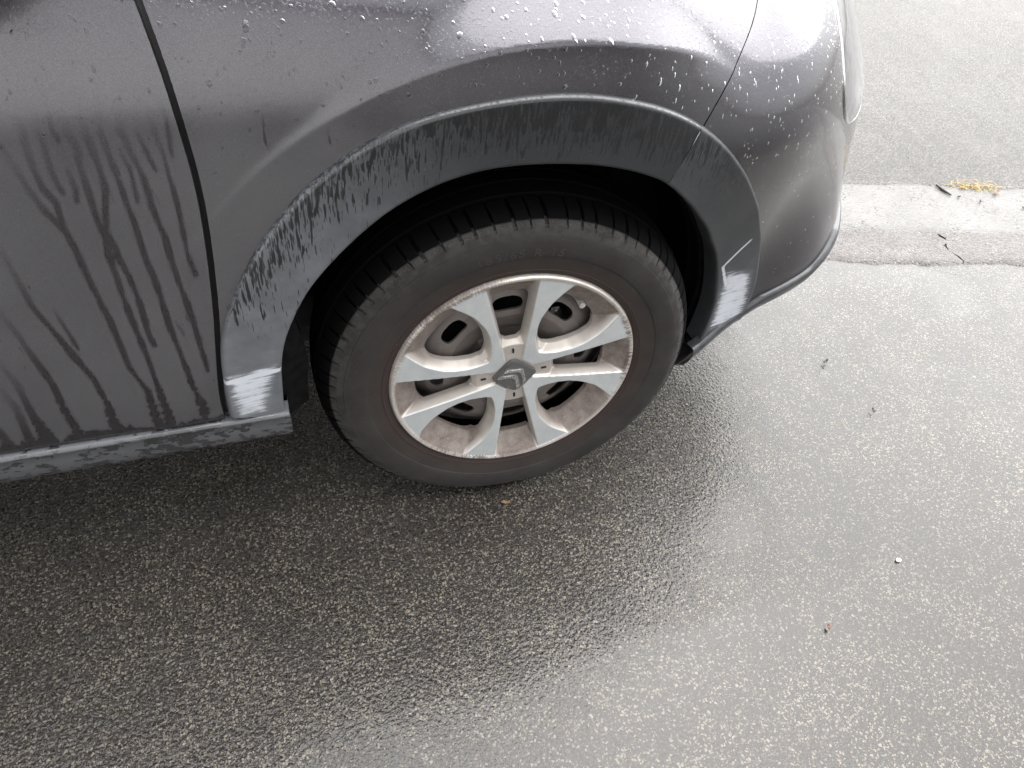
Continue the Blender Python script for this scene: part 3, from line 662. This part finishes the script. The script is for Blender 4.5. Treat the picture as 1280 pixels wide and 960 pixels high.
# raised size marking on the sidewall
def side_text(body, size, r0, deg, tilt=0.0, tight=1.0):
    cu = bpy.data.curves.new('t', 'FONT'); cu.body = body; cu.size = size; cu.align_x = 'CENTER'; cu.extrude = .0009; cu.bevel_depth = .0002; cu.space_character = tight
    to = bpy.data.objects.new('t', cu); col.objects.link(to); dg = bpy.context.evaluated_depsgraph_get(); me = bpy.data.meshes.new_from_object(to.evaluated_get(dg))
    bpy.data.objects.remove(to); bpy.data.curves.remove(cu)
    for v in me.vertices:
        x, y, z = v.co; r = r0 + y; a = math.radians(deg) - x / r0
        yy = np.interp(r, [q for _, q in half[4:22]], [q for q, _ in half[4:22]]); v.co = (r * math.cos(a), OFF + yy - z * .5, r * math.sin(a))
    me.materials.clear(); return me
def mk_letter():
    b = NB('letter_rubber'); b.set(Base_Color=b.mix(b.noise(b.pos(), 60, 3), (.020, .018, .017), (.034, .031, .029)), Roughness=.55); return b.m
M['letter'] = mk_letter()
link('size_marking', side_text('185/65 R 15', .0185, .2375, 93.5, tight=1.35), M['letter'], wheel, False)
# wheel cover
ROT = rad(51)
INN = ([.0, .050, .0545, .060, .068, .080, .10, .12, .15, .18, .19, .21], [-20, -6, -1, 7, 14, 20, 23.8, 24.3, 22.0, 17.5, 16.0, 14])
_rr = np.linspace(0, .21, 421); _ii = _sm(np.interp(_rr, *INN), 15)
def fold(x, z):
    r = np.hypot(x, z); a = np.arctan2(z, x) - ROT; a = (a + np.pi / 4) % (np.pi / 2) - np.pi / 4; return r, np.abs(a)
def cover_fields(x, z):
    r, a = fold(x, z); inn = np.radians(np.interp(r, _rr, _ii))
    el = smin((inn - a) * r, (r - .0555) * .9, .006)                   # >0 on the large-opening side
    gapw = .0085 + .165 * r                                                    # half width of the slot between two V arms
    perp = r * np.sin(np.pi / 4 - a)                                           # distance from the slot's middle line
    en = gapw - perp                                                           # >0 inside the slot
    eh = .0315 - r * np.cos(a)                                                 # >0 inside the hub square
    return r, a, el, en, eh
def smin(a, b, k):
    h = np.clip(.5 + .5 * (b - a) / k, 0, 1); return b * (1 - h) + a * h - k * h * (1 - h)
def hole(x, z):
    r, a, el, en, eh = cover_fields(x, z)
    big = smin(smin(el - .0088, .158 - r, .022), (r - .066), .010)
    nar = smin(smin(en - .0045, .157 - r, .010), r - .068, .010)
    return np.maximum(big, nar)
def cover_y(x, z):
    r, a, el, en, eh = cover_fields(x, z)
    fl = np.interp(r, [0, .062, .070, .150, .158, .184, .1895, .1925, .1965, .1985, .2005], [.0165, .0165, .027, .034, .033, .0125, .0085, .0062, .0052, .0068, .0125])
    arm = np.interp(r, [0, .03, .06, .12, .19, .1925, .1965, .1985, .2005], [.0125, .0125, .0105, .0080, .0066, .0060, .0052, .0068, .0125])
    e = np.maximum(np.maximum(el * 1.9, en * 3.2), eh * 3.0); e = np.where(r > .1915, 0, e)
    rise = np.where(e > 0, e, 0)
    return -smax(-fl, -(arm + rise), .0026)
GR = np.arange(-.202, .2021, .00085)
def mcov(u, v, d): return np.stack([u, cover_y(u, v) + OFF - d, v], -1)
def a_face(u, v):
    r, a, el, en, eh = cover_fields(u, v); return sst(.0012, -.0006, np.maximum(np.maximum(el, en), eh)) * sst(.194, .190, r)
def a_dirt(u, v):
    r, a, el, en, eh = cover_fields(u, v); e = np.maximum(el, en); th = np.arctan2(v, u)
    return np.clip(sst(.095, .172, r) * sst(.0006, .009, e) * (.72 + .25 * sst(.2, -.6, np.sin(th))) + .18 * sst(.0, .004, e) + .11, 0, 1) * sst(.1955, .190, r)
def a_edge(u, v): return sst(.1845, .1915, np.hypot(u, v)) * (.55 + .45 * np.sin(3 * np.arctan2(v, u) + 1.0))
P, F, A = clip_grid(GR, GR, lambda u, v: np.minimum(.2005 - np.hypot(u, v), -hole(u, v)), mcov, .009, {'face': a_face, 'dirt': a_dirt, 'edge': a_edge}, flip=False)
cv = mesh('wheel_cover', P, F, A); cover = link('wheel_cover', cv, M['cover'], wheel); sharp(cv, 55)
# black key slots in the hub
for k in range(4):
    a = ROT + math.pi / 4 + k * math.pi / 2; r0 = .050
    y0 = float(cover_y(np.array([r0 * math.cos(a)]), np.array([r0 * math.sin(a)]))[0]) + OFF
    o = box('key_slot', (0, 0, 0), (.0085, .003, .0032), M['rubber_seal'], wheel); o.location = (r0 * math.cos(a), y0, r0 * math.sin(a)); o.rotation_euler = (0, -a, 0)
# steel wheel behind, with vent slots
def slot_f(u, v):
    r = np.hypot(u, v); a = (np.arctan2(v, u) - rad(51) + np.pi / 8) % (np.pi / 4) - np.pi / 8
    return np.minimum(.178 - r, ((np.abs(r - .122) / .0115) ** 3.2 + (np.abs(a) * r / .024) ** 3.2) ** (1 / 3.2) * .011 - .011)
def steel_y(u, v):
    r = np.hypot(u, v); return np.interp(r, [0, .03, .034, .06, .075, .10, .125, .140, .160, .172, .178], [.050, .050, .062, .062, .054, .043, .044, .052, .070, .080, .082])
P, F, A = clip_grid(np.arange(-.18, .1801, .0018), np.arange(-.18, .1801, .0018), slot_f, lambda u, v, d: np.stack([u, steel_y(u, v) + OFF - d, v], -1), .004)
sm_ = mesh('steel_disc', P, F); link('steel_disc', sm_, M['steel'], wheel); sharp(sm_, 50)
lathe('rim_barrel', [(.016, .203), (.012, .1985), (.014, .196), (.030, .186), (.045, .184), (.085, .178), (.12, .172), (.17, .186), (.18, .198)], 120, M['steel'], wheel)
for o_, y_, r_ in (('brake_disc', .105, .125),): lathe(o_, [(y_, .02), (y_, r_), (y_ + .02, r_), (y_ + .02, .02)], 64, M['rubber_seal'], wheel)
for k in range(4):
    a = ROT + k * math.pi / 2; bm = bmesh.new(); bmesh.ops.create_cone(bm, cap_ends=True, segments=6, radius1=.0105, radius2=.0095, depth=.016, matrix=Matrix.Rotation(rad(90), 4, 'X'))
    me = bpy.data.meshes.new('wheel_bolt'); bm.to_mesh(me); bm.free(); o = link('wheel_bolt', me, M['steel'], wheel, False); o.location = (.054 * math.cos(a), .062 + OFF, .054 * math.sin(a))
# valve stem in the upper right opening
a = rad(49.5); bm = bmesh.new()
bmesh.ops.create_cone(bm, cap_ends=True, segments=20, radius1=.0062, radius2=.0050, depth=.030, matrix=Matrix.Rotation(rad(90), 4, 'X'))
bmesh.ops.create_cone(bm, cap_ends=True, segments=20, radius1=.0075, radius2=.0075, depth=.010, matrix=Matrix.Translation((0, .018, 0)) @ Matrix.Rotation(rad(90), 4, 'X'))
me = bpy.data.meshes.new('valve_cap'); bm.to_mesh(me); bm.free(); o = link('valve_cap', me, M['valve'], wheel); o.location = (.156 * math.cos(a), .040 + OFF, .156 * math.sin(a)); sharp(me)
# emblem: dark rounded square standing on its corner with two worn chevrons
def ext_poly(name, pts, y0, y1, mat, parent, rot, bev=.0008):
    bm = bmesh.new(); vs2 = []
    for p_, q_ in pts:
        x = p_ * math.cos(rot) - q_ * math.sin(rot); z = p_ * math.sin(rot) + q_ * math.cos(rot); vs2.append(bm.verts.new((x, y1, z)))
    f = bm.faces.new(vs2); r = bmesh.ops.extrude_face_region(bm, geom=[f])
    for v in [g for g in r['geom'] if isinstance(g, bmesh.types.BMVert)]: v.co.y = y0
    bmesh.ops.recalc_face_normals(bm, faces=bm.faces)
    fr_e = [e for e in bm.edges if all(abs(v.co.y - y0) < 1e-6 for v in e.verts)]
    if bev: bmesh.ops.bevel(bm, geom=fr_e, offset=bev, segments=2, affect='EDGES')
    me = bpy.data.meshes.new(name); bm.to_mesh(me); bm.free(); o = link(name, me, mat, parent, False); return o
ER = ROT - math.pi / 2 + rad(1)
def rsq(h, rs):
    out = []
    for k, (cx, cy) in enumerate(((1, 1), (-1, 1), (-1, -1), (1, -1))):
        r = rs[k]
        for j in range(9):
            t = k * math.pi / 2 + j / 8 * math.pi / 2; out.append((cx * (h - r) + r * math.cos(t), cy * (h - r) + r * math.sin(t)))
    return out
em = ext_poly('emblem', rsq(.0262, (.004, .011, .004, .011)), OFF + .0085, OFF + .0165, M['emblem'], wheel, ER, .0012)
def chevron(top, arm, th_, drop):
    L = [(-arm, top - drop - th_), (-arm, top - drop)]; n = 8
    L += [(-arm * (1 - i / n) * 1.0, top - drop * abs(1 - i / n) ** 1.15) for i in range(1, n)] + [(arm * i / n, top - drop * (i / n) ** 1.15) for i in range(0, n)] + [(arm, top - drop), (arm, top - drop - th_)]
    L += [(arm * (1 - i / n), top - th_ - drop * (1 - i / n) ** 1.15 - .0018 * (i == n)) for i in range(1, n + 1)] + [(-arm * i / n, top - th_ - drop * (i / n) ** 1.15) for i in range(1, n)]
    return L
ext_poly('chevron', chevron(.0200, .0215, .0080, .0165), OFF + .0062, OFF + .0095, M['chevron'], wheel, ER, .0009)
ext_poly('chevron', chevron(.0050, .0215, .0080, .0165), OFF + .0062, OFF + .0095, M['chevron'], wheel, ER, .0009)
# other wheels
def copy_wheel(loc, flip):
    e = wheel.copy(); col.objects.link(e); e.parent = car; e.location = loc; e.rotation_euler = (0, 0, math.pi if flip else 0)
    for ch in [c for c in wheel.children]:
        c = ch.copy(); col.objects.link(c); c.parent = e
copy_wheel((-2.54, .10, .300), False); copy_wheel((-2.54, 1.56, .316), True); copy_wheel((0, 1.57, .316), True)

# ------------------------------------------------------------------ raindrops on the bodywork
def drop_mesh():
    V, F = [], []
    spots = []
    def scatter(n, s0, s1, z0, z1, ok, dens, rmin, rmax, el):
        k = 0; tries = 0
        while k < n and tries < n * 30:
            tries += 1; s = rng.uniform(s0, s1); z = rng.uniform(z0, z1)
            if ok(s, z) and rng.random() < dens(s, z):
                rr = rmin + (rmax - rmin) * rng.random() ** 2.6; spots.append((s, z, rr, 1 + rng.random() * el)); k += 1
    okf = lambda s, z: float(ff(np.array([s]), np.array([z]))[0]) > .004
    okb = lambda s, z: float(fb(np.array([s]), np.array([z]))[0]) > .004
    okd = lambda s, z: s < float(door_seam(z)) - .008
    scatter(1100, -.43, .30, .60, .95, okf, lambda s, z: float(sst(.66, .86, z)), .0006, .0022, .5)
    scatter(70, -.43, .30, .70, .95, okf, lambda s, z: float(sst(.70, .86, z)), .0024, .0036, .4)
    scatter(260, -.80, -.42, .64, .93, okd, lambda s, z: float(sst(.70, .86, z)), .0006, .0024, .6)
    scatter(900, .18, .66, .34, .92, okb, lambda s, z: float(.12 + .88 * sst(.48, .78, z)), .0005, .0014, 1.8)
    nseg, rings = 9, 3
    for s, z, rr, el in spots:
        s_, z_ = np.array([s]), np.array([z]); P = pt(s_, z_)[0]; n = nrm(s_, z_)[0]
        dn = np.array((0, 0, -1.0)); dn = dn - n * (dn @ n); dn /= np.linalg.norm(dn); sd2 = np.cross(n, dn); b0 = len(V)
        ph = rng.uniform(0, 6, 2)
        for i in range(rings):
            t = i / rings * math.pi / 2
            for j in range(nseg):
                a = 2 * math.pi * j / nseg; w_ = 1 + .14 * math.sin(2 * a + ph[0]) + .08 * math.sin(3 * a + ph[1]); c = math.cos(t) * rr * w_
                V.append(P + sd2 * c * math.cos(a) + dn * c * math.sin(a) * el + n * (math.sin(t) * rr * .26 - .00015))
        V.append(P + n * rr * .26)
        for i in range(rings - 1):
            for j in range(nseg): F.append((b0 + i * nseg + j, b0 + i * nseg + (j + 1) % nseg, b0 + (i + 1) * nseg + (j + 1) % nseg, b0 + (i + 1) * nseg + j))
        for j in range(nseg): F.append((b0 + (rings - 1) * nseg + j, b0 + (rings - 1) * nseg + (j + 1) % nseg, b0 + rings * nseg))
    return mesh('raindrops', V, F)
dr = link('raindrops', drop_mesh(), M['water'], car); dr['kind'] = 'stuff'

# ------------------------------------------------------------------ small things on the ground
def blade(bm, base, dirv, length, width, bend):
    d = Vector(dirv).normalized(); sdv = Vector((-d.y, d.x, 0)).normalized() if abs(d.z) < .99 else Vector((1, 0, 0)); prev = None
    for i in range(5):
        f = i / 4; c = Vector(base) + d * length * f + Vector((0, 0, -bend * length * f * f)); wv = sdv * width * (1 - f * .9); a, b = bm.verts.new(c - wv), bm.verts.new(c + wv)
        if prev: bm.faces.new((prev[0], prev[1], b, a))
        prev = (a, b)
tuft = empty('grass_tuft', kp(1.60, 1.165, .006), label='small dried yellow grass tuft growing at the kerb joint', category='grass tuft')
for nm, mt, n in (('dry_blades', 'grass', 120), ('green_blades', 'greengrass', 50)):
    bm = bmesh.new()
    for k in range(n):
        c = kp(rng.normal(.005, .042), rng.normal(0, .010), 0); a = rng.uniform(0, 6.28); el = rng.uniform(.1, .9)
        blade(bm, (c[0], c[1], 0), (math.cos(a), math.sin(a), el), rng.uniform(.018, .045), rng.uniform(.0008, .0016), rng.uniform(.2, .6))
    me = bpy.data.meshes.new(nm); bm.to_mesh(me); bm.free(); link(nm, me, M[mt], tuft)
def stick(name, pts, r, mat, **props):
    bm = bmesh.new(); rings = []
    for i, (p_, rr) in enumerate(zip(pts, r)):
        p_ = Vector(p_); d = (Vector(pts[min(i + 1, len(pts) - 1)]) - Vector(pts[max(i - 1, 0)])).normalized(); s1 = d.cross(Vector((0, 0, 1))).normalized(); u1 = s1.cross(d)
        rings.append([bm.verts.new(p_ + (s1 * math.cos(t) + u1 * math.sin(t)) * rr) for t in np.linspace(0, 2 * math.pi, 8, endpoint=False)])
    for a, b in zip(rings[:-1], rings[1:]):
        for j in range(8): bm.faces.new((a[j], a[(j + 1) % 8], b[(j + 1) % 8], b[j]))
    bm.faces.new(rings[0][::-1]); bm.faces.new(rings[-1]); me = bpy.data.meshes.new(name); bm.to_mesh(me); bm.free(); return link(name, me, mat, None, **props)
stick('twig', [kp(1.474, 1.158, .010), kp(1.480, 1.14, .009), kp(1.486, 1.12, .009), kp(1.496, 1.100, .008)], [.003, .004, .0038, .002], M['twig'], label='short dark twig lying on the pale gutter beside the grass tuft', category='twig')
def leaf_bit(name, loc, L, W, rot, mat, curl, **props):
    n = 7; u = np.linspace(-1, 1, n); v = np.linspace(-1, 1, 5); rows = []
    for a in u:
        wv = W * math.sqrt(max(0.02, 1 - a * a * .97)) * (1 - .2 * a); rows.append([(a * L, b * wv, curl * (b * b * .6 + a * a * .5) + .0012 * math.sin(a * 5 + b * 3)) for b in v])
    P = np.array(rows); c, s = math.cos(rot), math.sin(rot); Q = np.stack([P[..., 0] * c - P[..., 1] * s, P[..., 0] * s + P[..., 1] * c, P[..., 2] + .004], -1)
    o = link(name, grid_mesh(name, Q), mat, None, **props); o.location = loc; md = o.modifiers.new('thick', 'SOLIDIFY'); md.thickness = .0008; return o
leaf_bit('leaf_fragment', (-.006, -.026, .003), .008, .0026, -.25, M['leaf'], .003, label='tiny orange leaf fragment on the asphalt under the tyre', category='leaf')
leaf_bit('leaf_fragment', kp(1.662, 1.122, .006), .014, .006, .4, M['leaf'], .004, label='curled brown leaf on the gutter right of the grass tuft', category='leaf')
leaf_bit('leaf_fragment', (.83, .174, .003), .008, .003, .4, M['twig'], .004, label='tiny dark crumb on the asphalt below the bumper corner', category='leaf')
leaf_bit('leaf_fragment', (.845, .013, .003), .006, .0025, 1.4, M['twig'], .003, label='tiny dark crumb on the open asphalt right of the wheel', category='leaf')
leaf_bit('leaf_fragment', (.446, -.400, .003), .0045, .002, 1.2, M['rust'], .002, label='tiny red brown crumb on the wet asphalt near bottom', category='leaf')
def pebble(loc, r, label):
    bm = bmesh.new(); bmesh.ops.create_icosphere(bm, subdivisions=2, radius=r)
    for v in bm.verts: v.co = Vector((v.co.x * 1.25, v.co.y * .9, v.co.z * .6)) * (1 + .22 * math.sin(v.co.x * 900 + v.co.y * 700) + .1 * rng.uniform(-1, 1))
    me = bpy.data.meshes.new('pebble'); bm.to_mesh(me); bm.free(); o = link('pebble', me, M['pebble'], None, label=label, category='pebble'); o.location = loc
pebble((.655, -.319, .003), .0042, 'white pebble lying alone on the grey wet asphalt')
for k, (t, n_) in enumerate(((1.517, 1.092), (1.577, 1.068), (1.705, 1.035))):
    leaf_bit('dirt_crumb', kp(t, n_, .004), .005, .003, k, M['twig'], .003, label=('crumb of dirt on the gutter just below the twig', 'crumb of dirt on the gutter below the middle of the grass tuft', 'crumb of dirt on the gutter at the right picture edge')[k], category='dirt', group='dirt crumbs on the gutter')

# ------------------------------------------------------------------ house across the street, mirrored in the paint
HY = -5.2
house = empty('house', (-4.0, HY - 4, 0), label='white rendered gable house across the street mirrored in the door paint', category='house')
def hpart(name, verts, faces, mat, parent=house):
    me = mesh(name, np.array(verts, float) - np.array((-4.0, HY - 4, 0)), faces); return link(name, me, mat, parent, False)
hx0, hx1, ez, rz, xr = -8.4, 2.2, 5.0, 10.0, -3.1
hpart('wall', [(hx0, HY, 0), (hx1, HY, 0), (hx1, HY, ez), (xr, HY, rz), (hx0, HY, ez), (hx0, HY - 8, 0), (hx1, HY - 8, 0), (hx1, HY - 8, ez), (xr, HY - 8, rz), (hx0, HY - 8, ez)], [(1, 0, 4, 3, 2), (5, 6, 7, 8, 9), (0, 5, 9, 4), (6, 1, 2, 7)], M['brick'])
for sgn, xe in ((-1, hx0 - .4), (1, hx1 + .4)):
    k = (rz - ez) / (xr - hx0); ze = rz - abs(xe - xr) * k
    hpart('roof', [(xr, HY + .35, rz + .12), (xe, HY + .35, ze + .12), (xe, HY - 8.3, ze + .12), (xr, HY - 8.3, rz + .12), (xr, HY + .35, rz), (xe, HY + .35, ze), (xe, HY - 8.3, ze), (xr, HY - 8.3, rz)], [(0, 1, 2, 3), (4, 7, 6, 5), (0, 4, 5, 1), (1, 5, 6, 2), (2, 6, 7, 3)], M['rooftile'])
def window(x0, x1, z0, z1):
    f = hpart('window', [(x0, HY + .03, z0), (x1, HY + .03, z0), (x1, HY + .03, z1), (x0, HY + .03, z1), (x0, HY - .05, z0), (x1, HY - .05, z0), (x1, HY - .05, z1), (x0, HY - .05, z1)], [(1, 0, 3, 2), (0, 1, 5, 4), (1, 2, 6, 5), (2, 3, 7, 6), (3, 0, 4, 7)], M['frame_white'])
    xm = (x0 + x1) / 2
    for a, b in ((x0 + .08, xm - .04), (xm + .04, x1 - .08)):
        g = hpart('pane', [(a, HY + .035, z0 + .08), (b, HY + .035, z0 + .08), (b, HY + .035, z1 - .08), (a, HY + .035, z1 - .08)], [(1, 0, 3, 2)], M['pane']); g.parent = f
for x in (-7.8, -6.0): window(x, x + 1.5, 1.0, 2.5)
for x in (-7.4,): window(x, x + 1.4, 3.6, 4.9)
for k in range(9):                                           # white boards of the gable panel
    z0 = 5.5 + k * .22; hpart('gable_board', [(-4.6, HY + .04, z0), (-1.2, HY + .04, z0), (-1.2, HY + .02, z0 + .21), (-4.6, HY + .02, z0 + .21)], [(1, 0, 3, 2)], M['render_white'])
